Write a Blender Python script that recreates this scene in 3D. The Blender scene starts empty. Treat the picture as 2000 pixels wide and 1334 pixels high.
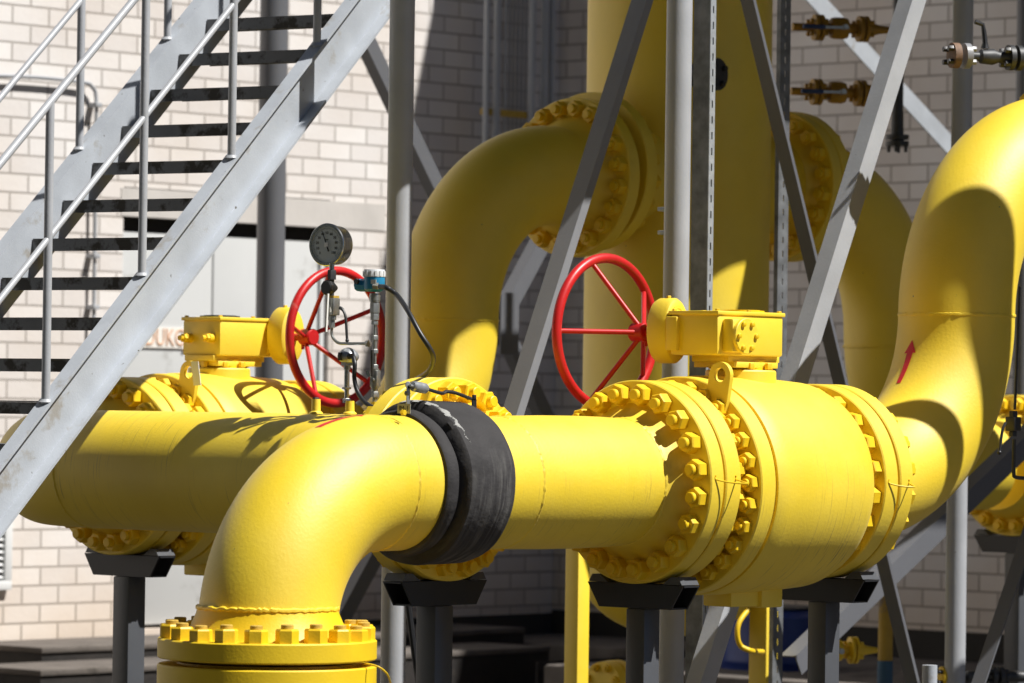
import bpy, bmesh, math, random
from mathutils import Vector as V, Matrix as M4
random.seed(7)
R_=math.radians
S=bpy.context.scene
# ---------------------------------------------------------------- camera
f=8500.0; AZ=R_(42); CAM=V((0,0,1.75))
F=V((math.cos(AZ),math.sin(AZ),0)); R=V((math.sin(AZ),-math.cos(AZ),0)); Z=V((0,0,1))
pit=math.atan((800-667)/f); rho=R_(.8)
Fw=F*math.cos(pit)+Z*math.sin(pit); U=Z*math.cos(pit)-F*math.sin(pit)
rr=R*math.cos(rho)+U*math.sin(rho); uu=U*math.cos(rho)-R*math.sin(rho)
cd=bpy.data.cameras.new('camera'); cam=bpy.data.objects.new('camera',cd)
S.collection.objects.link(cam); S.camera=cam
m=M4((rr,uu,-Fw)).transposed().to_4x4(); m.translation=CAM; cam.matrix_world=m
cd.sensor_width=36; cd.lens=f/2000*36; cd.clip_end=500; cd.clip_start=.1
cd.dof.use_dof=True; cd.dof.focus_distance=13.9; cd.dof.aperture_fstop=5.6
S.render.resolution_x=1024; S.render.resolution_y=683
# ---------------------------------------------------------------- sky, sun, exposure
EL=R_(55); SH=V((.375,-.927,0)); SUN=V((SH.x*math.cos(EL),SH.y*math.cos(EL),math.sin(EL)))
w=bpy.data.worlds.new('World'); S.world=w; w.use_nodes=True; nt=w.node_tree
bg=nt.nodes['Background']; sk=nt.nodes.new('ShaderNodeTexSky'); sk.sky_type='NISHITA'; sk.sun_disc=False
sk.sun_elevation=EL; sk.sun_rotation=math.atan2(SH.x,SH.y); sk.air_density=.32; sk.dust_density=.05
nt.links.new(sk.outputs[0],bg.inputs[0]); bg.inputs[1].default_value=.05
sl=bpy.data.lights.new('sun','SUN'); sl.energy=5; sl.angle=R_(.53); sl.color=(1,.97,.92)
so=bpy.data.objects.new('sun',sl); S.collection.objects.link(so)
so.rotation_euler=SUN.to_track_quat('Z','Y').to_euler(); so.location=SUN*30
S.view_settings.view_transform='Standard'; S.view_settings.look='None'; S.view_settings.exposure=.5
S.view_settings.gamma=1
# ---------------------------------------------------------------- helpers
def at(px,py,ax,v):
    "point seen at photo pixel px,py on the plane ax=v (ax 'X','Y','Z') or at depth v (ax 'D')"
    d=Fw+rr*((px-1000)/f)-uu*((py-667)/f)
    s=v if ax=='D' else (v-CAM['XYZ'.find(ax)])/d['XYZ'.find(ax)]
    return CAM+d*s
COL=S.collection
def loc_world(o):
    p=V(o.location)
    while o.parent: o=o.parent; p+=V(o.location)
    return p
def thing(name,label,cat,loc=(0,0,0),group=None,kind=None):
    o=bpy.data.objects.new(name,None); COL.objects.link(o); o.location=loc
    o.empty_display_size=.1
    o['label']=label; o['category']=cat
    if group: o['group']=group
    if kind: o['kind']=kind
    return o
def finish(bm,ang=.6):
    bmesh.ops.recalc_face_normals(bm,faces=bm.faces)
    for fc in bm.faces: fc.smooth=True
    for e in bm.edges:
        if len(e.link_faces)!=2 or e.calc_face_angle(0)>ang: e.smooth=False
def obj(name,bm,mat,parent=None,label=None,recalc=True):
    "bm vertices are in world space; become local to the parent's base"
    if recalc: finish(bm)
    off=loc_world(parent) if parent else V((0,0,0))
    if off.length>0: bmesh.ops.translate(bm,vec=-off,verts=bm.verts)
    me=bpy.data.meshes.new(name); bm.to_mesh(me); bm.free()
    for mt in (mat if isinstance(mat,(list,tuple)) else [mat]): me.materials.append(mt)
    o=bpy.data.objects.new(name,me); COL.objects.link(o)
    if parent: o.parent=parent
    if label: o['label']=label
    return o
def solo(name,bm,mat,label,cat,group=None,kind=None):
    "a thing that is a single mesh, origin at its base"
    xs=[v.co for v in bm.verts]
    b=V((sum(p.x for p in xs)/len(xs),sum(p.y for p in xs)/len(xs),min(p.z for p in xs)))
    finish(bm); bmesh.ops.translate(bm,vec=-b,verts=bm.verts)
    me=bpy.data.meshes.new(name); bm.to_mesh(me); bm.free(); me.materials.append(mat)
    o=bpy.data.objects.new(name,me); COL.objects.link(o); o.location=b
    if label: o['label']=label; o['category']=cat
    if group: o['group']=group
    if kind: o['kind']=kind
    return o
NB=bmesh.new
def frame(n,up=Z):
    n=V(n).normalized(); a=V(up)-n*V(up).dot(n)
    if a.length<1e-4: a=V((1,0,0))-n*n.x
    a.normalize(); return n,a,n.cross(a)
def ringv(bm,c,a,b,r,n): return [bm.verts.new(c+a*(r*math.cos(2*math.pi*i/n))+b*(r*math.sin(2*math.pi*i/n))) for i in range(n)]
def bridge(bm,r1,r2):
    n=len(r1)
    for i in range(n): bm.faces.new((r1[i],r1[(i+1)%n],r2[(i+1)%n],r2[i]))
def lathe(bm,o,d,prof,n=96,up=Z,cap=True):
    "profile (s along d from o, radius)"
    o=V(o); nn,a,b=frame(d,up); rs=[]
    for s,r in prof: rs.append(ringv(bm,o+nn*s,a,b,max(r,1e-5),n))
    for i in range(len(rs)-1): bridge(bm,rs[i],rs[i+1])
    if cap: bm.faces.new(rs[0]); bm.faces.new(rs[-1])
def tube(bm,pts,r,n=12,cap=True,closed=False):
    pts=[V(p) for p in pts]; k=len(pts); rs=[]; prev=None
    for i,p in enumerate(pts):
        if closed: t=pts[(i+1)%k]-pts[i-1]
        else: t=(pts[min(i+1,k-1)]-pts[max(i-1,0)])
        t.normalize()
        if prev is None: _,a,b=frame(t,Z if abs(t.z)<.9 else V((1,0,0)))
        else:
            a=prev-t*prev.dot(t); a.normalize(); b=t.cross(a)
        prev=a
        rad=r[i] if isinstance(r,(list,tuple)) else r
        rs.append(ringv(bm,p,a,b,rad,n))
    for i in range(k-1): bridge(bm,rs[i],rs[i+1])
    if closed: bridge(bm,rs[-1],rs[0])
    elif cap: bm.faces.new(rs[0]); bm.faces.new(rs[-1])
def smooth_pts(P,n=8):
    P=[V(p) for p in P]; o=[]
    for i in range(len(P)-1):
        p0=P[max(i-1,0)];p1=P[i];p2=P[i+1];p3=P[min(i+2,len(P)-1)]
        for j in range(n):
            t=j/n
            o.append(.5*((2*p1)+(p2-p0)*t+(2*p0-5*p1+4*p2-p3)*t*t+(3*p1-p0-3*p2+p3)*t**3))
    o.append(P[-1]); return o
def box(bm,lo,hi,ax=None,bev=0):
    "axis-aligned box, or box in frame ax=(origin,ex,ey,ez)"
    lo=V(lo);hi=V(hi);vs=[]
    for k in range(8):
        p=V((hi.x if k&1 else lo.x,hi.y if k&2 else lo.y,hi.z if k&4 else lo.z))
        if ax: p=V(ax[0])+V(ax[1])*p.x+V(ax[2])*p.y+V(ax[3])*p.z
        vs.append(bm.verts.new(p))
    fs=[bm.faces.new([vs[i] for i in q]) for q in ((0,1,3,2),(4,6,7,5),(0,4,5,1),(2,3,7,6),(0,2,6,4),(1,5,7,3))]
    if bev:
        es=list({e for q in fs for e in q.edges})
        bmesh.ops.recalc_face_normals(bm,faces=fs)
        bmesh.ops.bevel(bm,geom=es,offset=bev,segments=2,affect='EDGES',profile=.5)
def prism(bm,poly,d):
    "extrude a planar polygon (list of V) by vector d"
    a=[bm.verts.new(V(p)) for p in poly]; b=[bm.verts.new(V(p)+V(d)) for p in poly]
    bm.faces.new(a); bm.faces.new(b); bridge(bm,a,b)
def sweep(bm,p,q,poly,a,b):
    "straight member p->q with closed cross section poly [(u,v)] in axes a,b"
    prism(bm,[V(p)+V(a)*u+V(b)*v for u,v in poly],V(q)-V(p))
def hexa(bm,c,d,af,h,up=Z,ch=.12,n=6):
    "chamfered hexagon nut from c along d"
    nn,a,b=frame(d,up); R6=af/math.sqrt(3)
    if n!=6: R6=af/2
    def rg(s,r): return [bm.verts.new(V(c)+nn*s+a*(r*math.cos(2*math.pi*(i+.5)/n))+b*(r*math.sin(2*math.pi*(i+.5)/n))) for i in range(n)]
    r=[rg(0,R6),rg(h*(1-ch),R6),rg(h,R6*.9)]
    bridge(bm,r[0],r[1]);bridge(bm,r[1],r[2]);bm.faces.new(r[0]);bm.faces.new(r[2])
def bez(p0,p1,n=6): return [V(p0).lerp(V(p1),i/n) for i in range(n+1)]
# ---------------------------------------------------------------- materials
def mat(name,col,rough=.5,metal=0.,spec=.5,bump=0,bscale=60,bdist=.002,var=0,vscale=4,specks=None,spk=.7,spks=90,streak=None,stain=None,stainc=(.03,.025,.02),stains=6,stth=.6,coat=0,sheen=0,chalk=0,streakc=(.10,.075,.02),stlo=.66,sthi=.73):
    m=bpy.data.materials.new(name); m.use_nodes=True; t=m.node_tree; N=t.nodes; L=t.links; p=N['Principled BSDF']
    p.inputs['Roughness'].default_value=rough; p.inputs['Metallic'].default_value=metal
    p.inputs['Specular IOR Level'].default_value=spec
    if sheen: p.inputs['Sheen Weight'].default_value=sheen; p.inputs['Sheen Roughness'].default_value=.45; p.inputs['Sheen Tint'].default_value=(1,.95,.8,1)
    if coat: p.inputs['Coat Weight'].default_value=coat; p.inputs['Coat Roughness'].default_value=.62
    tc=N.new('ShaderNodeTexCoord'); cur=None
    def noise(sc,det=4,vec=None,rgh=.55):
        n=N.new('ShaderNodeTexNoise'); n.inputs['Scale'].default_value=sc; n.inputs['Detail'].default_value=det; n.inputs['Roughness'].default_value=rgh
        L.new(vec or tc.outputs['Object'],n.inputs['Vector']); return n.outputs['Fac']
    def ramp(fac,a,b):
        r=N.new('ShaderNodeMapRange'); r.inputs['From Min'].default_value=a; r.inputs['From Max'].default_value=b; r.clamp=True
        L.new(fac,r.inputs['Value']); return r.outputs[0]
    def mix(fac,a,b):
        x=N.new('ShaderNodeMix'); x.data_type='RGBA'
        if isinstance(fac,float): x.inputs[0].default_value=fac
        else: L.new(fac,x.inputs[0])
        for s,c in ((6,a),(7,b)):
            if isinstance(c,tuple): x.inputs[s].default_value=(*c,1)
            else: L.new(c,x.inputs[s])
        return x.outputs[2]
    col=tuple(col); cur=col
    if var:
        d=tuple(max(0,c*(1-var)) for c in col); l=tuple(min(1,c*(1+var*.5)) for c in col)
        cur=mix(ramp(noise(vscale,5),.3,.7),d,l)
    if chalk: # sun-bleached, dusty patches of the paint film
        n1=noise(3.1,7,None,.65); mu=N.new('ShaderNodeMath'); mu.operation='MULTIPLY'; L.new(ramp(n1,.38,.68),mu.inputs[0]); mu.inputs[1].default_value=chalk
        cur=mix(mu.outputs[0],cur,(.87,.68,.08))
        rg=N.new('ShaderNodeMapRange'); rg.inputs['To Min'].default_value=rough-.08; rg.inputs['To Max'].default_value=rough+.12; L.new(n1,rg.inputs['Value']); L.new(rg.outputs[0],p.inputs['Roughness'])
    if streak:  # fine marks running round the pipe; streak=(sx,sy,sz)
        mp=N.new('ShaderNodeMapping'); mp.inputs['Scale'].default_value=streak; L.new(tc.outputs['Object'],mp.inputs[0])
        sf=noise(1,3,mp.outputs[0],.6)
        big=noise(2.2,3)
        mu=N.new('ShaderNodeMath'); mu.operation='MULTIPLY'; L.new(ramp(sf,stlo,sthi),mu.inputs[0]); L.new(ramp(big,.42,.62),mu.inputs[1])
        cur=mix(mu.outputs[0],cur,streakc)
    if specks:
        cur=mix(ramp(noise(spks,2),spk,spk+.02),cur,specks)
    if stain:
        cur=mix(ramp(noise(stains,6,None,.65),stth,stth+.08),cur,stainc)
    if isinstance(cur,tuple): p.inputs['Base Color'].default_value=(*cur,1)
    else: L.new(cur,p.inputs['Base Color'])
    if bump:
        b=N.new('ShaderNodeBump'); b.inputs['Strength'].default_value=bump; b.inputs['Distance'].default_value=bdist
        L.new(noise(bscale,4),b.inputs['Height']); last=b
        if streak:
            b2=N.new('ShaderNodeBump'); b2.inputs['Strength'].default_value=.3; b2.inputs['Distance'].default_value=.0012
            L.new(sf,b2.inputs['Height']); L.new(b.outputs[0],b2.inputs['Normal']); last=b2
        L.new(last.outputs[0],p.inputs['Normal'])
    return m
YEL=(.86,.615,.004)
YW=mat('yellow_paint',YEL,.56,spec=1,coat=.35,chalk=.3,sheen=.05,bump=.35,bscale=95,var=.10,vscale=2.5,specks=(.12,.09,.03),spk=.78,spks=55)
YX=mat('yellow_paint_pipe_x',YEL,.56,spec=1,coat=.35,chalk=.3,sheen=.05,bump=.3,bscale=95,var=.10,vscale=2.5,streak=(150,5,5),stlo=.6,sthi=.72,streakc=(.22,.15,.02),specks=(.12,.09,.03),spk=.79,spks=70)
YY=mat('yellow_paint_pipe_y',YEL,.56,spec=1,coat=.35,chalk=.3,sheen=.05,bump=.3,bscale=95,var=.10,vscale=2.5,streak=(5,150,5),stlo=.58,sthi=.72,streakc=(.2,.13,.02),specks=(.12,.09,.03),spk=.79,spks=70)
YN=mat('yellow_paint_nuts',(.82,.54,.006),.5,spec=.6,bump=.25,bscale=160,var=.12,vscale=14)
YF=mat('yellow_paint_worn',(.80,.55,.008),.52,spec=.6,bump=.3,bscale=120,var=.1,vscale=6,stain=1,stainc=(.42,.36,.12),stains=7,stth=.66)
RUSTN=mat('rusty_stud',(.52,.34,.05),.75,bump=.4,bscale=200,var=.3,vscale=60)
RUB=mat('black_rubber',(.028,.026,.027),.8,bump=.8,bscale=22,bdist=.006,var=.35,vscale=7,streak=(55,5,5),streakc=(.15,.145,.135),stlo=.44,sthi=.7,stain=1,stainc=(.13,.13,.12),stains=5,stth=.68)
PUTTY=mat('grey_putty',(.33,.33,.315),.85,bump=.8,bscale=90,bdist=.004,var=.2,vscale=40)
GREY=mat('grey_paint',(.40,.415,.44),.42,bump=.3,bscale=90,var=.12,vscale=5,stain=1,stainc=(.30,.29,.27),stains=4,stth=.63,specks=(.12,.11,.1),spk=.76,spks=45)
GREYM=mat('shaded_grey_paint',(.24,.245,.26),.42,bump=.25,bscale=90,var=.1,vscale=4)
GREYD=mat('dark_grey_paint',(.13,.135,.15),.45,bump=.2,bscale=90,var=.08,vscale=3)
STAIR=mat('stair_paint',(.40,.43,.47),.45,bump=.4,bscale=140,var=.14,vscale=6,specks=(.09,.08,.06),spk=.74,spks=40,stain=1,stainc=(.30,.29,.27),stains=5,stth=.58)
TREAD=mat('tread_paint',(.19,.19,.19),.6,bump=.5,bscale=110,var=.2,vscale=9,stain=1,stainc=(.035,.028,.018),stains=9,stth=.5)
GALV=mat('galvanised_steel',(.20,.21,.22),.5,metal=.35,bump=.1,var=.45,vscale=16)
BLK=mat('black_paint',(.018,.019,.022),.4,bump=.2,bscale=80,var=.2)
SLATE=mat('slate_paint',(.075,.08,.09),.38,bump=.2,bscale=80,var=.12,vscale=6)
REDP=mat('red_paint',(.56,.014,.015),.4,bump=.2,bscale=70,var=.22,vscale=7,specks=(.12,.02,.015),spk=.74,spks=60,stain=1,stainc=(.55,.10,.08),stains=9,stth=.64)
REDA=mat('red_arrow_paint',(.62,.01,.02),.5,bump=.2,bscale=90)
STEEL=mat('stainless_steel',(.55,.55,.53),.25,metal=1,bump=.05,bscale=60)
ZINC=mat('zinc_fittings',(.40,.41,.39),.38,metal=.8,bump=.15,bscale=200,var=.25,vscale=60)
DKST=mat('dark_fittings',(.045,.047,.05),.5,metal=.2,bump=.2,bscale=100,var=.3,vscale=30)
BLUE=mat('blue_enamel',(.02,.22,.42),.35,bump=.1,bscale=150)
LGREY=mat('light_grey_cap',(.62,.64,.66),.4,bump=.1,bscale=150)
ALU=mat('cast_aluminium',(.42,.44,.46),.38,metal=.6,bump=.15,bscale=180,var=.1,vscale=30)
DIAL=mat('dial_face',(.55,.60,.60),.5)
INK=mat('black_ink',(.012,.012,.012),.5)
WHITE=mat('white_plastic',(.78,.78,.76),.5)
TAG=mat('tag_plate',(.45,.45,.40),.45,metal=.3,var=.15,vscale=60)
HOSE=mat('black_hose',(.022,.023,.026),.42,bump=0)
BARREL=mat('blue_plastic',(.008,.03,.19),.4,bump=.1)
DOORM=mat('door_paint',(.52,.53,.53),.55,bump=.1,bscale=40,var=.05,vscale=2,stain=1,stainc=(.38,.38,.37),stains=3,stth=.6)
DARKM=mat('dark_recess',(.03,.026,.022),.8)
CONC=mat('concrete',(.125,.108,.095),.9,bump=.8,bscale=30,bdist=.006,var=.3,vscale=4,stain=1,stainc=(.07,.06,.05),stains=3,stth=.58)
CONCD=mat('dirty_concrete',(.10,.085,.075),.9,bump=.8,bscale=20,bdist=.008,var=.4,vscale=3,stain=1,stainc=(.03,.026,.022),stains=4,stth=.52)
LINT=mat('lintel_render',(.56,.53,.50),.85,bump=.4,bscale=30,var=.12,vscale=4,stain=1,stainc=(.30,.28,.25),stains=3,stth=.62)
GROUND=mat('gravel_ground',(.06,.055,.05),.95,bump=1,bscale=40,bdist=.02,var=.35,vscale=8)
WHITEM=mat('white_frame',(.66,.67,.67),.5,bump=.1)
ORANGE=mat('faded_orange_letters',(.72,.46,.32),.7,var=.2,vscale=12)
SIGNM=mat('faded_sign_plate',(.80,.76,.70),.6,var=.0,stain=1,stainc=(.80,.52,.34),stains=2.2,stth=.6)
YBR=mat('weathered_yellow_pipe',(.42,.27,.03),.6,bump=.3,bscale=60,var=.3,vscale=5,stain=1,stainc=(.16,.13,.10),stains=4,stth=.55)
BLP=mat('blue_paint_old',(.03,.09,.16),.6,var=.3,vscale=6)
WOODR=mat('rusty_gasket_flange',(.20,.12,.075),.7,bump=.5,bscale=150,var=.3,vscale=40)
BNUT=mat('blue_handle',(.01,.03,.12),.5)
def brickmat(name,axis,dx,dz):
    m=bpy.data.materials.new(name); m.use_nodes=True; t=m.node_tree; N=t.nodes; L=t.links; p=N['Principled BSDF']
    p.inputs['Roughness'].default_value=.85; p.inputs['Specular IOR Level'].default_value=.25
    g=N.new('ShaderNodeNewGeometry'); s=N.new('ShaderNodeSeparateXYZ'); L.new(g.outputs['Position'],s.inputs[0])
    c=N.new('ShaderNodeCombineXYZ'); L.new(s.outputs[axis],c.inputs[0]); L.new(s.outputs[2],c.inputs[1])
    mp=N.new('ShaderNodeMapping'); mp.inputs['Location'].default_value=(dx,dz,0); L.new(c.outputs[0],mp.inputs[0])
    b=N.new('ShaderNodeTexBrick'); L.new(mp.outputs[0],b.inputs['Vector']); b.offset=.5; b.squash=1
    for k,v in (('Scale',1),('Mortar Size',.0065),('Mortar Smooth',.25),('Bias',-.2),('Brick Width',.26),('Row Height',.1)): b.inputs[k].default_value=v
    b.inputs['Color1'].default_value=(.70,.668,.648,1); b.inputs['Color2'].default_value=(.80,.775,.755,1); b.inputs['Mortar'].default_value=(.42,.39,.365,1)
    n=N.new('ShaderNodeTexNoise'); n.inputs['Scale'].default_value=1.3; n.inputs['Detail'].default_value=6; L.new(g.outputs['Position'],n.inputs[0])
    r=N.new('ShaderNodeMapRange'); r.inputs[1].default_value=.35; r.inputs[2].default_value=.7; r.inputs[3].default_value=0; r.inputs[4].default_value=.75; L.new(n.outputs[0],r.inputs[0])
    x=N.new('ShaderNodeMix'); x.data_type='RGBA'; x.blend_type='MULTIPLY'; L.new(r.outputs[0],x.inputs[0]); L.new(b.outputs[0],x.inputs[6]); x.inputs[7].default_value=(.86,.80,.74,1)
    n2=N.new('ShaderNodeTexNoise'); n2.inputs['Scale'].default_value=.5; n2.inputs['Detail'].default_value=3; L.new(g.outputs['Position'],n2.inputs[0])
    # brown tint growing towards the ground, with a ragged edge near the plinth
    ms=N.new('ShaderNodeMath'); ms.operation='MULTIPLY_ADD'; L.new(n.outputs[0],ms.inputs[0]); ms.inputs[1].default_value=-.7; L.new(s.outputs[2],ms.inputs[2])
    r2=N.new('ShaderNodeMapRange'); r2.inputs[1].default_value=.75; r2.inputs[2].default_value=.1; L.new(ms.outputs[0],r2.inputs[0])
    x2=N.new('ShaderNodeMix'); x2.data_type='RGBA'; x2.blend_type='MULTIPLY'; L.new(r2.outputs[0],x2.inputs[0]); L.new(x.outputs[2],x2.inputs[6]); x2.inputs[7].default_value=(.93,.85,.76,1)
    L.new(x2.outputs[2],p.inputs['Base Color'])
    n3=N.new('ShaderNodeTexNoise'); n3.inputs['Scale'].default_value=45; L.new(g.outputs['Position'],n3.inputs[0])
    bp=N.new('ShaderNodeBump'); bp.inputs['Strength'].default_value=.8; bp.inputs['Distance'].default_value=.008; bp.invert=True; L.new(b.outputs['Fac'],bp.inputs['Height'])
    b2=N.new('ShaderNodeBump'); b2.inputs['Strength'].default_value=.3; b2.inputs['Distance'].default_value=.004; L.new(n3.outputs[0],b2.inputs['Height']); L.new(bp.outputs[0],b2.inputs['Normal'])
    L.new(b2.outputs[0],p.inputs['Normal']); return m
BRX=brickmat('cream_brick_x',0,.05,.03); BRY=brickmat('cream_brick_y',1,.11,.03)
# ---------------------------------------------------------------- setting: ground, building
WY=17.5; WX=19.83; PZ=.40
g=NB(); box(g,(-60,-60,-.3),(90,90,0)); solo('ground',g,GROUND,None,None,kind='structure')
bld=thing('brick_building','cream silicate brick building with an inner corner and a double door','building',(WX,WY,0))
DX0=at(232,1000,'Y',WY).x; DX1=at(640,800,'Y',WY).x; DZ0=at(300,1228,'Y',WY).z; DZ1=at(420,432,'Y',WY).z
g=NB(); box(g,(4,WY,0),(DX0,WY+.4,8)); box(g,(DX1,WY,0),(WX+.4,WY+.4,8)); box(g,(DX0,WY,DZ1+.16),(DX1,WY+.4,8)); box(g,(DX0,WY+.001,0),(DX1,WY+.4,DZ0))
obj('wall',g,BRX,bld,'sunlit brick wall with the door')
g=NB(); box(g,(WX,-2,0),(WX+.4,WY-.001,8)); obj('wall',g,BRY,bld,'shaded brick wall to the right of the corner')
g=NB(); box(g,(4,WY-.06,8),(WX+.45,WY+.45,8.2)); box(g,(WX-.06,-2,8.002),(WX+.46,WY-.06,8.202)); obj('roof',g,LINT,bld)
g=NB(); box(g,(DX0-.02,WY-.004,DZ1+.0),(at(752,420,'Y',WY).x,WY+.3,DZ1+.155)); obj('lintel',g,LINT,bld,'rendered concrete lintel over the door, dirty along its lower edge')
dr=NB(); dz=(DX1-DX0)
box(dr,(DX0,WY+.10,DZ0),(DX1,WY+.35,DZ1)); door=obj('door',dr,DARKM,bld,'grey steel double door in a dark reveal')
def doorleaf(x0,x1):
    g=NB(); box(g,(x0,WY+.05,DZ0+.02),(x1,WY+.09,DZ1-.08),bev=.005); obj('leaf',g,DOORM,door)
xs=[DX0+.03,at(424,800,'Y',WY).x,DX1-.04]
doorleaf(xs[0],xs[1]-.006); doorleaf(xs[1]+.006,xs[2])
g=NB(); box(g,(DX0,WY+.03,DZ0),(DX0+.03,WY+.1,DZ1-.13)); box(g,(DX1-.04,WY+.03,DZ0),(DX1,WY+.1,DZ1-.13)); obj('door_frame',g,WHITEM,door)
# plinth strip under the shaded wall
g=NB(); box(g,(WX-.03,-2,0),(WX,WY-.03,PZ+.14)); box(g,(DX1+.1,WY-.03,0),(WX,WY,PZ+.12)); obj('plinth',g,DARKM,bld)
def text_mesh(body,size,ext=.001,font_space=1.0,align='CENTER'):
    c=bpy.data.curves.new('t','FONT'); c.body=body; c.size=size; c.extrude=ext; c.align_x=align; c.align_y='CENTER'; c.space_character=font_space; c.resolution_u=3
    o=bpy.data.objects.new('t',c); COL.objects.link(o); dg=bpy.context.evaluated_depsgraph_get()
    me=bpy.data.meshes.new_from_object(o.evaluated_get(dg)); bpy.data.objects.remove(o); bpy.data.curves.remove(c); return me
def text(bm,body,size,pos,ex,ey,ext=.001,sx=1.0,align='CENTER',space=1.0):
    me=text_mesh(body,size,ext,space,align); b=bmesh.new(); b.from_mesh(me); bpy.data.meshes.remove(me)
    ex=V(ex).normalized();ey=V(ey).normalized();ez=ex.cross(ey)
    mp={}
    for v in b.verts: mp[v.index]=bm.verts.new(V(pos)+ex*v.co.x*sx+ey*v.co.y+ez*v.co.z)
    for q in b.faces:
        try: bm.faces.new([mp[v.index] for v in q.verts])
        except ValueError: pass
    b.free()
# faded sign on the door
a=at(250,638,'Y',WY+.03); b=at(440,683,'Y',WY+.03)
sg=thing('door_sign','faded white sign with orange lettering on the grey door','sign',(a.x,WY+.03,b.z))
g=NB(); box(g,(a.x,WY+.04,b.z),(b.x,WY+.05,a.z)); obj('sign_plate',g,SIGNM,sg)
g=NB(); text(g,'REDUKCJA',.135,(a.x+.02,WY+.037,(a.z+b.z)/2),(1,0,0),(0,0,1),.002,.78,'LEFT'); obj('lettering',g,ORANGE,sg)
# conduit on the wall
g=NB(); tube(g,smooth_pts([at(-60,146,'Y',WY-.04),at(60,150,'Y',WY-.04),at(160,160,'Y',WY-.04),at(180,170,'Y',WY-.04),at(188,195,'Y',WY-.04),at(187,300,'Y',WY-.04),at(183,620,'Y',WY-.04),at(178,760,'Y',WY-.04)],5),.011,10)
cdt=solo('wall_conduit',g,GREY,'grey conduit pipe bending down the sunlit brick wall behind the stairs','conduit')
for py in (205,305,500,600):
    g=NB(); p=at(187-(py-200)*.012,py,'Y',WY-.04); box(g,p-V((.022,.03,.012)),p+V((.022,.045,.012)),bev=.003); obj('pipe_clip',g,GREY,cdt)
# vent grille
a=at(-60,985,'Y',WY-.03); b=at(21,1152,'Y',WY-.03)
vg=thing('vent_grille','white framed louvred vent in the brick wall at the left edge','vent',(a.x,WY,b.z))
g=NB(); 
for lo,hi in (((a.x,b.z),(b.x,b.z+.05)),((a.x,a.z-.05),(b.x,a.z)),((b.x-.05,b.z+.05),(b.x,a.z-.05)),((a.x,b.z+.05),(a.x+.05,a.z-.05))):
    box(g,(lo[0],WY-.04,lo[1]),(hi[0],WY+.0,hi[1]),bev=.004)
obj('frame',g,WHITEM,vg)
g=NB(); box(g,(a.x+.05,WY-.006,b.z+.05),(b.x-.05,WY-.002,a.z-.05)); obj('backing',g,DARKM,vg)
g=NB(); n=10
for i in range(n):
    z=b.z+.06+i*(a.z-b.z-.12)/n; box(g,(a.x+.05,0,0),(b.x-.05,.028,.004),(V((0,WY-.03,z)),V((1,0,0)),V((0,.8,.6)),V((0,-.6,.8))))
obj('slats',g,WHITEM,vg)
SHADEM=mat('shaded_concrete',(.022,.018,.016),.8,bump=.6,bscale=25,bdist=.006,var=.5,vscale=5,stain=1,stainc=(.08,.065,.05),stains=4,stth=.62)  # near-black concrete stands in for shade on platform, step and kerb faces
# concrete platform and steps in front of the walls
fy=at(300,1252,'Z',DZ0-.02).y
g=NB(); pl=at(85,1262,'Z',DZ0-.03)
x0=at(82,1255,'Y',fy).x; box(g,(x0,fy,0),(DX1+1.0,WY-.031,DZ0-.062)); solo('concrete_platform',g,SHADEM,None,None,kind='structure')
g=NB(); box(g,(x0-.01,fy-.012,DZ0-.061),(DX1+1.0,WY-.031,DZ0-.03),bev=.006); solo('platform_slab',g,CONC,None,None,kind='structure')
g=NB(); zs=at(100,1308,'Y',fy-.55).z; box(g,(x0-.5,fy-.55,0),(DX1+.6,fy-.013,zs-.032)); solo('concrete_step',g,SHADEM,None,None,kind='structure')
g=NB(); box(g,(x0-.51,fy-.562,zs-.031),(DX1+.6,fy-.013,zs),bev=.006); solo('step_slab',g,CONC,None,None,kind='structure')
q=at(1000,1284,'Z',PZ); e0=at(862,1286,'Z',PZ); e1_=at(1046,1286,'Z',PZ)
g=NB(); box(g,(DX1+1.1,q.y-.014,0),(at(1046,1300,'Y',q.y).x,q.y-.002,PZ-.03),bev=.002); solo('kerb_shade',g,SHADEM,'dark sheet put on as shade over the concrete kerb face, low behind the middle support','kerb edge')  # thin dark sheet stands in for shade on the kerb face

g=NB(); box(g,(DX1+1.002,q.y-.0,0),(WX-.031,WY-.032,PZ),bev=.02); 
solo('concrete_kerb',g,CONC,None,None,kind='structure')
g=NB(); c0=at(1060,1290,'Z',PZ); box(g,(c0.x-.0,c0.y-2.2,0),(WX-.04,c0.y-.001,PZ-.02),bev=.02); solo('concrete_pad',g,CONC,None,None,kind='structure')
# added sky-blocking box on the left side behind the camera (never in the picture, it only darkens the shade)
hl=thing('sky_blocker','long dark green block added left of the pipework to cut sky light, outside the picture','building',(-3,5,0))
g=NB(); box(g,(-20,-35,0),(-3,40,15)); obj('wall',g,mat('blocker_dark_green',(.03,.045,.035),.7),hl)  # body of the added sky blocker
g=NB(); box(g,(-20.3,-35.3,15.003),(-2.8,40.3,15.3)); obj('roof',g,DARKM,hl)  # top of the added sky blocker
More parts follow.
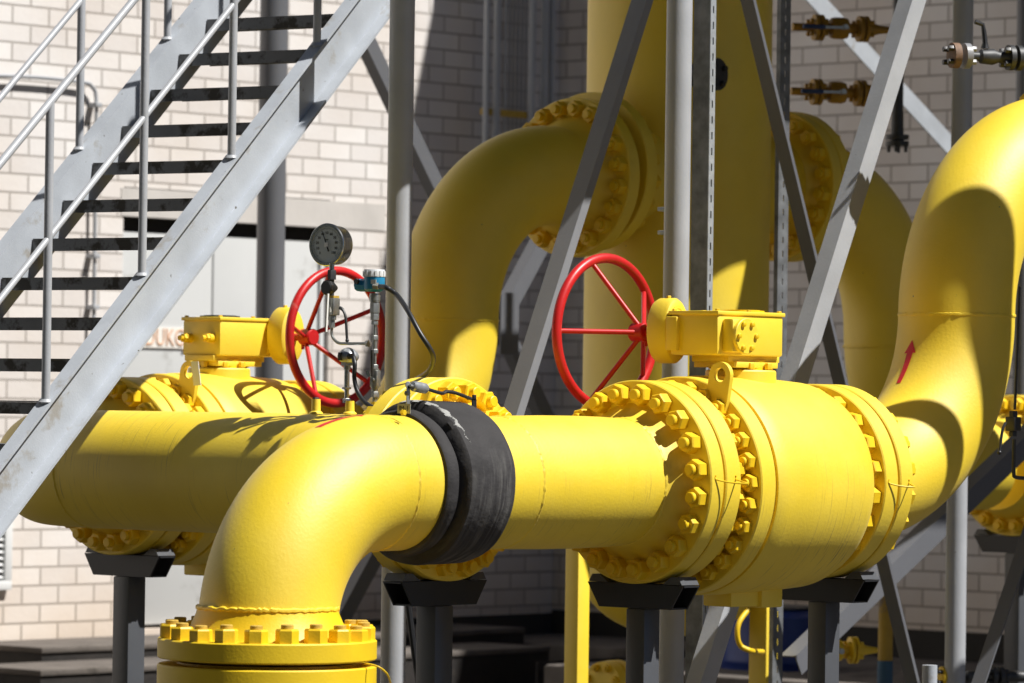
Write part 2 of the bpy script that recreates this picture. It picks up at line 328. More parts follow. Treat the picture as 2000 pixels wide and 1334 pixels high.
# cage of bars beside the corner
cg=thing('pipe_cage','tall cage of thin grey bars on the shaded wall beside the corner','cage',(at(1010,300,'Y',WY-.3).x,WY-.3,3.2))
for px,w_ in ((948,.018),(969,.022),(1037,.022),(1062,.024),(1076,.02)):
    g=NB(); p=at(px,250,'Y',WY-.3); tube(g,[(p.x,WY-.3,3.2),(p.x,WY-.3,7)],w_,8); obj('bar',g,GREY,cg)
for i,px in enumerate(range(985,1032,8)):
    g=NB(); p=at(px,250,'Y',WY-.12); tube(g,[(p.x,WY-.12,3.2),(p.x,WY-.12,7)],.008,6); obj('rod',g,GREY,cg)
for z in (3.48,5.2):
    g=NB(); a=at(925,250,'Y',WY-.2).x; b=at(1076,250,'Y',WY-.2).x; box(g,(a,WY-.28,z),(b,WY-.25,z+.04)); obj('cross_bar',g,RUSTN,cg)
# ---------------------------------------------------------------- pipework builders
PR=.203
def weld(p,axis,r,parent,mt=YW,amp=1.0):
    g=NB(); n,a,b=frame(axis); pts=[];rad=[]
    for i in range(180):
        t=2*math.pi*i/180
        pts.append(V(p)+n*(random.uniform(-.0016,.0016)*amp)+(a*math.cos(t)+b*math.sin(t))*(r+.0005-(.0035 if amp<1.2 else 0))); rad.append((.0062+random.uniform(-.0012,.0014))*(1 if amp>1.2 else .8+.2*amp))
    tube(g,pts,rad,6,closed=True); return obj('weld_seam',g,mt,parent)
def elbow_bm(c,d1,d2,Rb,r=PR,n=28,seg=96,ext1=0,ext2=0):
    "centre-line comes along d1 to corner c and leaves along d2"
    c=V(c);d1=V(d1);d2=V(d2);g=NB();k=d1.cross(d2);rs=[]
    st=[]
    if ext1: st.append((c-d1*(Rb+ext1),d1))
    for i in range(n+1):
        t=math.pi/2*i/n; st.append((c-d1*Rb+d2*Rb-d2*Rb*math.cos(t)+d1*Rb*math.sin(t),d1*math.cos(t)+d2*math.sin(t)))
    if ext2: st.append((c+d2*(Rb+ext2),d2))
    for p,t in st:
        rs.append(ringv(g,p,t.cross(k),k,r,seg))
    for i in range(len(rs)-1): bridge(g,rs[i],rs[i+1])
    g.faces.new(rs[0]); g.faces.new(rs[-1]); return g
nut_cache={}
def nut_mesh(af,h,sr,sp,rust=False):
    k=(af,h,sr,sp,rust)
    if k not in nut_cache:
        g=NB(); hexa(g,(0,0,0),(0,0,1),af,h,up=V((1,0,0))); nf=len(g.faces)
        lathe(g,(0,0,h*.9),(0,0,1),[(0,sr),(sp+h*.1-.002,sr),(sp+h*.1,sr*.85)],n=20)
        finish(g,.5); me=bpy.data.meshes.new('stud_and_nut')
        g.faces.ensure_lookup_table()
        if rust:
            for i in range(nf,len(g.faces)): g.faces[i].material_index=1
        g.to_mesh(me); g.free(); me.materials.append(YN)
        if rust: me.materials.append(RUSTN)
        nut_cache[k]=me
    return nut_cache[k]
def nuts(c,n,rb,num,parent,af=.059,h=.038,sr=.0182,sp=.018,phase=.5,rust=False,skip=None):
    "ring of nuts sitting on the face at c with outward normal n"
    me=nut_mesh(af,h,sr,sp,rust); nn,a,b=frame(n); off=loc_world(parent)
    for i in range(num):
        if skip and i in skip: continue
        t=2*math.pi*(i+phase)/num
        rad=a*math.cos(t)+b*math.sin(t); p=V(c)+rad*rb
        o=bpy.data.objects.new('stud_and_nut',me); COL.objects.link(o); o.parent=parent
        j=random.uniform(0,math.pi/3); 
        m=M4((rad,nn.cross(rad),nn)).transposed().to_4x4()
        m=m@M4.Rotation(j,4,'Z'); m=m@M4.Diagonal((1,1,random.uniform(.9,1.1),1)); m.translation=p-off; o.matrix_local=m
def flange(face,n,parent,label=None,r=.325,r0=PR,th=.065,neck=.10,num=20,rb=.281,mt=YW,hub=.245,nut=True,rust=False,gap=.006,**kw):
    """weld-neck flange. face = centre of its NUT side plane; n = outward normal of nut side (towards its pipe)."""
    g=NB(); n=V(n).normalized(); c=V(face)
    lathe(g,c,n,[(-th-gap,r0*.9),(-th-gap,r*.80),(-th,r*.80),(-th,r-.004),(-th+.004,r),(-.004,r),(0,r-.004),(0,hub+.006),(.006,hub),(neck*.75,r0+.006),(neck,r0+.0005),(neck,r0*.9)],n=112)
    o=obj('flange',g,mt,parent,label)
    if nut: nuts(c,n,rb,num,o,rust=rust,**kw)
    return o
def straight(a,b,parent,r=PR,mt=YX,name='pipe',label=None):
    g=NB(); a=V(a);b=V(b); L=(b-a).length; k=max(2,int(L/.08)); lathe(g,a,b-a,[(L*i/k,r) for i in range(k+1)],n=96); return obj(name,g,mt,parent,label)
X=V((1,0,0));Y=V((0,1,0))
ZA=1.525; YA=9.0; YB=11.7; ZU=2.70
# ---------------------------------------------------------------- FRONT RUN
fr=thing('pipe_run','large yellow pipe with elbow turning down in the foreground and a black rubber sleeve','pipe',(8.95,YA,1.06))
g=elbow_bm((8.95,YA,ZA),Z,X,.43,r=.2035,seg=128,n=40); 
obj('elbow',g,YW,fr)
straight((9.38,YA,ZA),(10.53,YA,ZA),fr,r=.2035)
weld((8.95,YA,1.165),Z,.2035,fr,amp=1.35)
straight((8.95,YA,1.10),(8.95,YA,1.10),fr) if False else None
g=NB(); lathe(g,(8.95,YA,1.09),Z,[(0,.2035),(.005,.2035),(.08,.2035)],n=96)
weld((9.375,YA,ZA),X,.2035,fr,amp=.55); weld((9.929,YA,ZA),X,.2035,fr,amp=.9); g.free()
# tee swelling
g=NB(); lathe(g,(9.93,YA,ZA),X,[(0,.2036),(.06,.2065),(.2,.2085),(.35,.2085),(.48,.2065),(.545,.2036)],n=128); obj('tee_fitting',g,YX,fr)
weld((10.505,YA,ZA),X,.204,fr,amp=1.0)
straight((10.30,9.05,ZA),(10.30,9.36,ZA),fr,mt=YY,name='branch') if False else None
g=NB(); lathe(g,(10.2,YA,ZA),Y,[(.0,.17),(.2,.2),(.3,.203),(.32,.203)],n=96); obj('branch',g,YY,fr)
flange((10.2,9.43,ZA),-Y,fr,'flange with nuts facing the camera, behind the rubber sleeve')
# lower flange on the elbow (nuts on top)
flange((8.95,YA,1.075),Z,fr,'worn horizontal flange with rusty studs under the elbow',r=.319,mt=YF,th=.058,neck=.095,rust=True,num=20,phase=.15,hub=.238,sp=.012)
flange((10.58,YA,ZA),-X,fr,'flange bolted to the front valve',neck=.075)
lowf=thing('lower_pipe','yellow pipe rising from below to the flange under the foreground elbow','pipe',(8.95,YA,0))
g=NB(); lathe(g,(8.95,YA,0),Z,[(0,.203),(.82,.203),(.9,.24),(.94,.24),(.94,.316),(.944,.319),(.996,.319),(1.0,.315),(1.0,.26),(1.006,.26)],n=112); obj('flange',g,YF,lowf)
# rubber sleeve
g=NB(); xs0=9.482
prof=[(0,.2045),(.001,.213),(.008,.219),(.034,.2225),(.042,.221),(.045,.212),(.056,.211),(.062,.238),(.072,.2475),(.085,.249),(.13,.2475),(.142,.246),(.150,.2475),(.22,.2465),(.255,.2455),(.270,.242),(.277,.236),(.278,.2045)]
lathe(g,(xs0,YA,ZA),X,prof,n=160)
for v in g.verts:
    d=V((0,v.co.y-YA,v.co.z-ZA)); r=d.length
    if r>.206:
        t=math.atan2(d.z,d.y); k=1+.004*math.sin(t*5)+.003*math.sin(t*11+1.3)+random.uniform(-.0006,.0006)
        v.co.y=YA+d.y*k; v.co.z=ZA+d.z*k
slv=obj('rubber_sleeve',g,RUB,fr,'black rubber insulating sleeve with scuffs and grey putty')
# putty smear on the sleeve's front edge
g=NB(); prev=None; wd=.012; cx=.076
for i in range(150):
    t=R_(104-i*.5); cx=.076+.0001*i+.004*math.sin(i*.31)+random.uniform(-.0015,.0015); wd=max(.0015,(.011+.006*math.sin(i*.23)+random.uniform(-.004,.004))*min(1,i/12,(149-i)/40))
    row=[]
    for j in range(7):
        x=cx+(j/6-.5)*2*wd; rad=.2455+(.0045+random.uniform(-.0008,.0012))*math.sin(math.pi*j/6)
        row.append(g.verts.new((xs0+x,YA-rad*math.cos(t),ZA+rad*math.sin(t))))
    if prev:
        for j in range(6): g.faces.new((prev[j],prev[j+1],row[j+1],row[j]))
    prev=row
obj('putty',g,PUTTY,slv)
# red arrow painted on the elbow top
def painted(parent,pts_fn,us,name,matl):
    "thin shell strip following a surface: pts_fn(u)->(left,right) world points already 1.5 mm proud"
    g=NB(); prev=None
    for u in us:
        l,r=pts_fn(u); a=[g.verts.new(l),g.verts.new(r)]
        if prev: g.faces.new((prev[0],prev[1],a[1],a[0]))
        prev=a
    return obj(name,g,matl,parent)
def arrow_elbow(parent,c,d1,d2,Rb,t0,t1,q,w=.022,r=PR,head=.28):
    c=V(c);d1=V(d1);d2=V(d2);k=d1.cross(d2)
    def P(t,dq):
        p=c-d1*Rb+d2*Rb-d2*Rb*math.cos(t)+d1*Rb*math.sin(t); tg=d1*math.cos(t)+d2*math.sin(t); o=tg.cross(k)
        return p+(o*math.cos(q+dq)+k*math.sin(q+dq))*(r+.0016)
    th=t1-(t1-t0)*head; dq=w/r/2
    us=[t0+(th-t0)*i/10 for i in range(11)]
    g=NB(); prev=None
    def add(t,hw):
        nonlocal prev
        row=[g.verts.new(P(t,-hw+2*hw*i/6)) for i in range(7)]
        if prev:
            for i in range(6): g.faces.new((prev[i],prev[i+1],row[i+1],row[i]))
        prev=row
    for t in us: add(t,dq*(.8+.4*(t-t0)/(th-t0)))
    for i in range(7): add(th+(t1-th)*i/6,max(dq*2.3*(1-i/6),.002))
    return obj('flow_arrow',g,REDA,parent)
arrow_elbow(fr,(8.95,YA,ZA),Z,X,.43,R_(70),R_(89),R_(5),w=.034)
# safety wire loops on flange pairs
def wire(x,y,z,x2,parent,mt=YN,tip=.062):
    g=NB(); a=V((x,y,z));b=V((x2,y,z)); c=(a+b)/2+V((.03,-tip,-.012))
    tube(g,smooth_pts([a+V((0,0,.012)),a,a.lerp(c,.5)+V((0,0,-.004)),c,b.lerp(c,.4),b,b+V((0,0,.012))],5),.0028,6); return obj('wire_loop',g,mt,parent)
wire(10.60,YA-.326,1.54,10.70,fr)
g=NB(); tube(g,smooth_pts([at(706,1298,'Y',8.74),at(718,1297,'Y',8.70),at(740,1303,'Y',8.66),at(757,1318,'Y',8.66),at(764,1340,'Y',8.68)],5),.0028,6); obj('wire_loop',g,YN,fr)
# ---------------------------------------------------------------- ball valve
def valve(sx,sy,flip,label,glabel,wlabel):
    "sx,sy stem position; flip turns the gear unit half round"
    o=thing('ball_valve',label,'valve',(sx,sy,ZA-.36)); zc=ZA-.012
    x0=sx-11.12
    def W(x): return x+x0
    flange((W(10.73),sy,ZA),X,o,'flange facing the pipe flange',th=.075,neck=.03,hub=.25,r0=.24,num=20)
    # body
    g=NB(); P=[(W(10.745),.24),(W(10.80),.262),(W(10.80),.348),(W(10.804),.352),(W(10.868),.352),(W(10.872),.349),(W(10.872),.343),(W(10.884),.343),(W(10.884),.352),(W(10.890),.3555),(W(10.95),.357),(W(11.10),.356),(W(11.25),.350),(W(11.38),.342),(W(11.415),.330),(W(11.42),.326),(W(11.42),.262),(W(11.48),.25)]
    lathe(g,(0,sy,zc),X,[(p,r) for p,r in P],n=128); body=obj('body',g,YX,o)
    nuts((W(10.80),sy,zc),-X,.311,28,body,af=.050,h=.030,sr=.0145,sp=.012,phase=.2)
    fl=flange((W(11.484),sy,ZA),-X,o,'flange at the outlet side of the valve',neck=.02,hub=.26,r0=.24,num=20,th=.07,sp=.006)
    # bottom drain pad
    g=NB(); box(g,(sx-.12,sy-.07,zc-.395),(sx+.10,sy+.05,zc-.33),bev=.006); box(g,(sx+.02,sy-.085,zc-.40),(sx+.13,sy+.06,zc-.335),bev=.006); obj('drain_pad',g,YW,o)
    # neck
    g=NB(); lathe(g,(sx,sy,1.80),Z,[(0,.118),(.085,.116),(.09,.112)],n=64); obj('stem_neck',g,YW,o)
    g=NB(); lathe(g,(sx,sy,1.888),Z,[(0,.085),(.035,.085)],n=48); bn=obj('bonnet',g,YN,o)
    for i in range(8):
        t=2*math.pi*(i+.3)/8; p=V((sx+.1*math.cos(t),sy+.1*math.sin(t),1.893))
        g=NB(); hexa(g,p,Z,.022,.02); lathe(g,p-Z*.006,Z,[(0,.006),(.01,.006)],n=10); obj('bonnet_bolt',g,YN,bn)
    s=-1 if flip else 1
    def G(x,y,z): return V((sx+s*x,sy+s*y,z))
    ex=X*s;ey=Y*s
    fr_=(V((sx,sy,0)),ex,ey,Z)
    gb=NB(); box(gb,(-.16,-.078,1.915),(.105,.078,1.937),fr_,bev=.003); box(gb,(-.14,-.085,1.897),(.088,.085,1.916),fr_,bev=.002)
    box(gb,(-.245,-.10,1.935),(.095,.10,2.068),fr_,bev=.008)
    box(gb,(-.25,-.105,2.066),(.10,.105,2.079),fr_,bev=.003)
    if not flip: box(gb,(-.222,-.145,1.945),(-.115,-.098,2.055),fr_,bev=.01)
    box(gb,(-.26,.06,1.95),(-.15,.108,2.06),fr_,bev=.004)
    gear=obj('gearbox',gb,YW,o,glabel)
    g=NB(); lathe(g,G(0,0,2.079),Z,[(0,.075),(.006,.075),(.006,.06),(.008,.06)],n=48); obj('indicator_disc',g,YN if not flip else DKST,gear)
    for x,y in ((-.235,-.09),(-.235,.09),(.085,-.09),(.085,.09),(-.08,-.095),(-.08,.095)):
        g=NB(); hexa(g,G(x,y,2.079),Z,.014,.006); obj('cover_screw',g,YN,gear)
    if not flip:
        g=NB(); lathe(g,G(-.166,-.145,1.998),-ey,[(0,.058),(.012,.058),(.014,.056)],n=56); cv=obj('bearing_cover',g,YW,gear)
        for i in range(6):
            t=2*math.pi*(i+.5)/6; g=NB(); lathe(g,G(-.166,-.159,1.998)+(Z*math.cos(t)+ex*math.sin(t))*.044,-ey,[(0,.0085),(.008,.0085),(.0095,.006)],n=14); obj('screw',g,YN,cv)
    for yy in ((.0,) if not flip else (-.06,.06)):
        g=NB(); p=G(.095,yy,2.0); lathe(g,p,ex,[(0,.018),(.025,.018)],n=20); hexa(g,p+ex*.025,ex,.03,.014); lathe(g,p+ex*.039,ex,[(0,.010),(.016,.010)],n=16); obj('stop_bolt',g,YN,gear)
    # worm housing drum
    g=NB(); lathe(g,G(-.2,.105,2.015),ey,[(0,.04),(0,.088),(.005,.101),(.014,.107),(.07,.107),(.082,.101),(.088,.088),(.090,.03)],n=72)
    for v in g.verts: v.co+=ex*((v.co-G(-.2,.105,2.015)).dot(ex)*-.40)
    dm=obj('worm_housing',g,YW,gear)
    g=NB(); hexa(g,G(-.2,.145,2.12),Z,.014,.01); obj('grease_nipple',g,YN,dm)
    if not flip:
        g=NB()
        for i in range(9):
            t=R_(125-i*9); box(g,(-.0035,-.002,-.005),(.0035,.0,.005),(G(-.2,.105,2.015)+(ex*math.cos(t)*.6+Z*math.sin(t))*.078,ex*math.sin(t)-Z*math.cos(t),ey,ex*math.cos(t)+Z*math.sin(t)))
        obj('raised_lettering',g,YW,dm)
    # hand wheel, hub next to the drum, rim further out
    hub=G(-.2,.268,2.01); rc=G(-.2,.415,2.01); RW=.246
    g=NB(); tube(g,[rc+(Z*math.cos(2*math.pi*i/96)+ex*math.sin(2*math.pi*i/96))*RW for i in range(96)],.0165,20,closed=True); wheel=obj('handwheel',g,REDP,o,wlabel)
    g=NB(); lathe(g,hub-ey*.03,ey,[(0,.028),(.004,.031),(.055,.031),(.06,.027)],n=32); lathe(g,hub-ey*.028+Z*(-.028),-Z,[(0,.006),(.018,.006)],n=10); obj('hub',g,REDP,wheel)
    g=NB(); lathe(g,G(-.2,.19,2.01),ey,[(0,.014),(.08,.014)],n=16); obj('shaft',g,REDP,wheel)
    for i in range(5):
        t=2*math.pi*i/5+(R_(-90) if not flip else R_(10)); d=Z*math.cos(t)+ex*math.sin(t)
        g=NB(); tube(g,[hub+d*.025,rc+d*(RW-.008)],.0085,12); obj('spoke',g,REDP,wheel)
    # lifting lug on the end flange
    lx=W(10.792); g=NB(); c=V((lx,sy-.185,1.868)); tilt=R_(9)
    ey2=V((0,math.cos(tilt),math.sin(tilt)));ez2=V((0,-math.sin(tilt),math.cos(tilt)))
    out=[];inn=[];N_=48
    for i in range(N_):
        t=2*math.pi*i/N_; cs,sn=math.cos(t),math.sin(t)
        if sn>=0: o2=(.044*cs,.044*sn)
        else:
            k=min(.044/abs(cs) if abs(cs)>1e-6 else 9,.15/abs(sn)); o2=(k*cs*(1-.25*min(1,max(0,-k*sn-.08)/.07)),k*sn)
        out.append(o2); inn.append((.023*cs,.023*sn+.002))
    def pv(q,dx): return g.verts.new(c+ey2*q[0]+ez2*q[1]+X*dx)
    a0=[pv(q,-.008) for q in out];a1=[pv(q,.008) for q in out];b0=[pv(q,-.008) for q in inn];b1=[pv(q,.008) for q in inn]
    bridge(g,a0,a1);bridge(g,b0,b1);bridge(g,a0,b0);bridge(g,a1,b1); lug=obj('lifting_lug',g,YW,o)
    if flip:
        g=NB(); p=c+V((-.012,-.045,-.002)); box(g,(-.001,-.019,-.045),(.001,.019,.045),(p,X,Y,V((0,.18,.98)))); obj('paper_tag',g,WHITE,lug,'small white tag hanging on the lug')
    return o
v1=valve(11.12,YA,False,'big yellow ball valve in the front run, red handwheel on its far side','gear unit with round bolted cover','red handwheel on the far side of the gear unit')
wire(11.50,YA-.326,1.525,11.61,v1,tip=.04)
v2=valve(11.36,YB,True,'big yellow ball valve behind the left pipe, red handwheel turned to the camera','gear unit without round cover','red handwheel on the near side')
# ---------------------------------------------------------------- risers
def riser(x,y,start,label,arrow=True,upflange=True,low_x=None):
    o=thing('pipe_riser',label,'pipe',(x,y,ZA-.3))
    flange((start,y,ZA),X,o,'lower flange against the valve',neck=.09,th=.07)
    obj('lower_elbow',elbow_bm((x,y,ZA),X,Z,.575,ext1=max(0,x-.575-start-.06)),YW,o)
    z1=ZA+.575
    straight((x,y,z1-.001),(x,y,ZU-.59),o,mt=YW)
    weld((x,y,z1),Z,PR,o,amp=.9)
    obj('upper_elbow',elbow_bm((x,y,ZU),Z,X,.60,ext2=.02),YW,o)
    flange((x+.72,y,ZU),-X,o,'upper flange',neck=.1)
    return o
r1=riser(12.31,YA,11.637,'large sunlit yellow riser pipe bending up at the right edge')
r2=riser(12.61,YB,11.877,'shaded yellow riser pipe bending into the vessel behind the middle post')
arrow_elbow(r1,(12.31,YA,ZA),X,Z,.575,R_(50),R_(76),R_(189),w=.024)
arrow_elbow(r2,(12.61,YB,ZA),X,Z,.575,R_(64),R_(84),R_(190),w=.032)
# bent pipes added unseen to the right of the picture to cast shadows on the front riser
def vent(base,zt,rad,Rb,reach,label):  # builds one added shadow-casting pipe
    d=-R; o=thing('shadow_pipe',label,'pipe',base); b=V(base); k=Z.cross(d); pts=[b,b+Z*(zt-Rb)]
    for i in range(1,13):
        t=math.pi/2*i/12; pts.append(b+Z*(zt-Rb+Rb*math.sin(t))+d*(Rb-Rb*math.cos(t)))
    pts.append(pts[-1]+d*reach); g=NB(); tube(g,pts,rad,32); obj('pipe',g,YW,o)
    g=NB(); lathe(g,b,Z,[(0,rad*1.8),(.03,rad*1.8)],n=32); obj('shadow_pipe_flange',g,YW,o)
vent((12.84,7.41,0),4.62,.085,.22,.5,'tall yellow bent pipe added outside the right edge to cast a shadow on the riser')
q=at(1846,900,'Y',8.83)+SH*1.1; vent((q.x,q.y,0),at(1770,805,'Y',8.8).z+1.1*math.tan(EL),.045,.16,.2,'lower yellow bent pipe added outside the right edge to cast a shadow on the riser')
g=NB(); box(g,(2,0,.0),(22,8.45,.03)); solo('bounce_slab',g,CONCD,None,None,kind='structure')  # unseen slab added for light bounced up from the ground
# header behind the upper flange of the front riser (just outside the picture)
h1=thing('pipe_header','yellow header pipe beyond the upper flange at the right edge','pipe',(13.2,YA,2.3))
flange((13.17,YA,ZU),X,h1,neck=.1); straight((13.24,YA,ZU),(15.2,YA,ZU),h1)
# ---------------------------------------------------------------- left pipe, flange B -> elbow -> flange A
lp=thing('pipe_spool','yellow pipe running back behind the foreground elbow with instrument taps on top','pipe',(10.2,10.6,1.3))
flange((10.2,9.571,ZA),Y,lp,'flange behind the rubber sleeve',neck=.1)
straight((10.2,9.65,ZA),(10.2,11.11,ZA),lp,mt=YY)
obj('elbow',elbow_bm((10.2,YB,ZA),Y,X,.60,ext2=.02),YW,lp)
weld((10.2,11.10,ZA),Y,PR,lp,amp=.8)
flange((10.82,YB,ZA),-X,lp,'flange with large nuts in front of the rear valve',neck=.1)
# ---------------------------------------------------------------- vessel
vc=V((14.02,YB,0)); VR=.388
vs=thing('pressure_vessel','tall shaded yellow vertical vessel behind the middle posts','vessel',(vc.x,vc.y,0))
g=NB(); pr=[]
for i in range(13):
    t=math.pi/2*i/12; pr.append((1.08-.27*math.cos(t),max(VR*math.sin(t),.002)))
pr+=[(1.5,VR),(2.2,VR),(3.2,VR),(6.5,VR)]
lathe(g,(vc.x,vc.y,0),Z,pr,n=128); shell=obj('shell',g,YW,vs)
for sgn,lb in ((-1,'left inlet nozzle flange'),(1,'right outlet nozzle flange')):
    xx=13.505 if sgn<0 else 14.665
    g=NB(); lathe(g,(vc.x+sgn*.3,YB,ZU+.03),X*sgn,[(0,.24),(.1,.225),(.3,.21),(abs(xx-vc.x)-.3,.205)],n=96); obj('nozzle',g,YW,vs)
    flange((xx,YB,ZU+.03),-X*sgn,vs,lb,neck=.06)
for px,s_ in ((1127,.072),(1494,.095)):
    p=at(px,1200,'Y',YB-.25 if px<1300 else YB-.3); g=NB(); box(g,(p.x-s_/2,p.y-s_/2,0),(p.x+s_/2,p.y+s_/2,1.25),bev=.006); obj('leg',g,YW,vs)
g=NB(); lathe(g,at(1402,145,'Y',YB-.5)+V((0,.12,0)),-Y,[(0,.05),(.1,.05),(.1,.066),(.12,.066)],n=40); nz=obj('blind_flange',g,DKST,vs,'small dark blind flange')
for i in range(4):
    t=math.pi/2*i+.6; g=NB(); hexa(g,at(1402,145,'Y',YB-.5)+(X*math.cos(t)+Z*math.sin(t))*.045,-Y,.022,.015); obj('bolt',g,BLK,nz)
# elbow E and its line on the right
re=thing('pipe_bend','yellow pipe bend leaving the vessel on its right side, partly sunlit','pipe',(15.4,YB,1.2))
XE=15.50
flange((14.80,YB,ZU+.03),X,re,'upper flange',neck=.08)
obj('upper_elbow',elbow_bm((XE,YB,ZU+.03),X,-Z,.61),YW,re)
straight((XE,YB,ZU-.58),(XE,YB,ZA+.6),re,mt=YW); weld((XE,YB,2.05),Z,PR,re)
obj('lower_elbow',elbow_bm((XE,YB,ZA),-Z,X,.60,ext2=.1),YW,re)
flange((16.44,YB,ZA),-X,re,'lower flange',neck=.12)
fq=thing('pipe_flange','yellow flange pair behind the flange at the lower right edge','pipe',(16.6,YB,1.2))
flange((16.58,YB,ZA),X,fq); straight((16.58,YB,ZA),(18,YB,ZA),fq)
# face nuts of E towards the vessel are on the nozzle flange
# ---------------------------------------------------------------- supports
def saddle(c,d,half,hz,post,label,h=.078,wd=.085):
    "beam under a flange, long axis d, top at c.z"
    c=V(c);d=V(d).normalized();e=Z.cross(d)
    o=thing('pipe_support',label,'support',(c.x,c.y,0),'black pipe supports')
    g=NB(); t=.006
    for a,b in ((-wd/2,-wd/2+t),(wd/2-t,wd/2)):   # side walls with mitred ends
        prism(g,[c+d*half+e*a,c+d*(half-.05)-Z*h+e*a,c-d*(half-.05)-Z*h+e*a,c-d*half+e*a],e*(b-a))
    box(g,(-half,-wd/2+t,-t),(half,wd/2-t,0),(c,d,e,Z)); box(g,(-half+.05,-wd/2+t,-h),(half-.05,wd/2-t,-h+t),(c,d,e,Z))
    obj('saddle_beam',g,BLK,o)
    for s in (-1,1):
        p=c+d*s*(half-.055); g=NB()
        prism(g,[p-d*s*.03+Z*.002-e*wd/2,p+d*s*.05+Z*.002-e*wd/2,p+d*s*.035+Z*.026-e*wd/2,p+d*s*.005+Z*.026-e*wd/2],e*wd); obj('cradle_wedge',g,SLATE,o)
    g=NB(); hp=post/2; box(g,(-hp,-hp,-c.z),(hp,hp,-h-.001),(c,X,Y,Z),bev=.005); obj('post',g,SLATE,o)
    g=NB(); box(g,(-.12,-.12,-c.z),(.12,.12,-c.z+.012),(c,X,Y,Z)); obj('base_plate',g,BLK,o)
    return o
saddle((10.64,YA,1.20),Y,.20,0,.078,'black pipe support under the flange at the left end of the front valve')
saddle((10.2,9.50,1.20),X,.20,0,.085,'black pipe support under the flange behind the rubber sleeve')
saddle((10.92,YB,1.20),Y,.20,0,.085,'black pipe support under the rear valve flange at the left')
saddle((11.58,YA,1.20),Y,.20,0,.078,'black pipe support under the outlet flange of the front valve')
saddle((16.50,YB,1.20),Y,.22,0,.085,'black pipe support under the flange at the right edge')
# ---------------------------------------------------------------- steel frame
def vpost(px,py,yy,r,label,mt=GREY,ztop=4.2,g_='grey round steel posts'):
    p=at(px,py,'Y',yy); o=thing('steel_post',label,'post',(p.x,p.y,0),g_)
    g=NB(); lathe(g,(p.x,p.y,0),Z,[(0,r),(1,r),(2,r),(ztop,r)],n=48); obj('shaft',g,mt,o)
    g=NB(); box(g,(p.x-.11,p.y-.11,.0),(p.x+.11,p.y+.11,.014)); obj('base_plate',g,mt,o)
    return p
P2=vpost(779,500,10.55,.0445,'grey round post passing behind the hose in front of the left yellow riser')
P3=vpost(1321,500,9.62,.0445,'bright grey round post standing behind the front valve gear unit')
P4=vpost(1867,1150,10.55,.0425,'grey round post behind the front riser at the right')
P1=vpost(530,400,15.1,.069,'thick grey round post behind the rear valve and its worm housing',mt=GREYD,ztop=6)
g=NB(); prism(g,[V((x,y,4.205)) for x,y in ((12.22,9.42),(13.05,9.42),(13.05,10.12),(14.5,10.12),(14.5,9.3),(16.8,9.3),(16.8,12.75),(12.75,12.75),(12.75,9.95),(12.22,9.95))],Z*.065); dk=solo('upper_platform',g,GREYD,'grey steel platform deck above the vessel, above the picture','platform')
jb=thing('shade_box','grey box added on an arm of the tall post to shade it, above the picture','shade box',(P2.x+.25,9.9,3.5))  # unseen box added only to shade the tall post
g=NB(); box(g,(P2.x+.18,9.86,3.52),(P2.x+.33,9.94,4.18),bev=.01); obj('box',g,GREYD,jb)
g=NB(); tube(g,[(P2.x,P2.y,4.15),(P2.x+.25,9.93,4.15)],.02,10); obj('arm',g,GREYD,jb)
def brace(p,q,w,t,flat,out,label,mt=GREY,k2=.9):
    "angle section: one leg lies along 'flat' (perp. to member), other along 'out'"
    p=V(p);q=V(q);d=(q-p).normalized(); a=(V(flat)-d*V(flat).dot(d)).normalized(); b=(V(out)-d*V(out).dot(d)-a*V(out).dot(a)).normalized()
    g=NB(); sweep(g,p,q,[(-w/2,0),(w/2,0),(w/2,t),(-w/2+t,t),(-w/2+t,w*k2),(-w/2,w*k2)],a,b)
    return solo('diagonal_brace',g,mt,label,'brace',group='grey diagonal braces')
def bxy(a,b,yy,w,label,out=-Y,flip=1,mt=GREY,ax='Y',swap=False,k2=.9):
    p=at(a[0],a[1],ax,yy);q=at(b[0],b[1],ax,yy); d=(q-p).normalized(); fl=d.cross(Y if ax=='Y' else X)*flip
    if swap: fl,out=out,fl
    return brace(p,q,w,.007,fl,out,label,mt,k2)
bxy((1257,-30),(900,1108),10.55,.075,'grey diagonal brace leaning left of the bright post, in front of the vessel',out=Y,flip=1,swap=True,mt=GREYM,k2=.5)  # darker grey stands in for shade on this brace
bxy((1805,-30),(1375,1360),9.62,.075,'grey diagonal brace leaning left in front of its crossing partner',out=Y,flip=1)
bxy((1455,-30),(1790,1360),10.6,.07,'grey diagonal brace leaning right behind its crossing partner',out=Y,flip=-1,swap=True,mt=GREYD,k2=.22)  # shade on this brace is put into its dark grey
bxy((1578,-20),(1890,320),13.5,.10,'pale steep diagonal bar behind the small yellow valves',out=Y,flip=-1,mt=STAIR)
bxy((2060,820),(1560,1300),11.2,.09,'dark diagonal bar passing behind the lower part of the right post',out=Y,mt=GREYD)  # dark grey carries part of this bar's shade
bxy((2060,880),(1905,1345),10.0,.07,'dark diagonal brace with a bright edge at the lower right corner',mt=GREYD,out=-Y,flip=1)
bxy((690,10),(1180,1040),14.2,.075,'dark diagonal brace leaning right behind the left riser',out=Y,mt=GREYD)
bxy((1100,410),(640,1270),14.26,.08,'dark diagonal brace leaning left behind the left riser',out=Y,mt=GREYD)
p=at(990,632,'Y',14.16); g=NB(); box(g,(p.x-.065,14.14,p.z-.15),(p.x+.065,14.15,p.z+.15)); solo('gusset_plate',g,GREYD,'dark gusset plate joining the two rear braces','gusset plate')
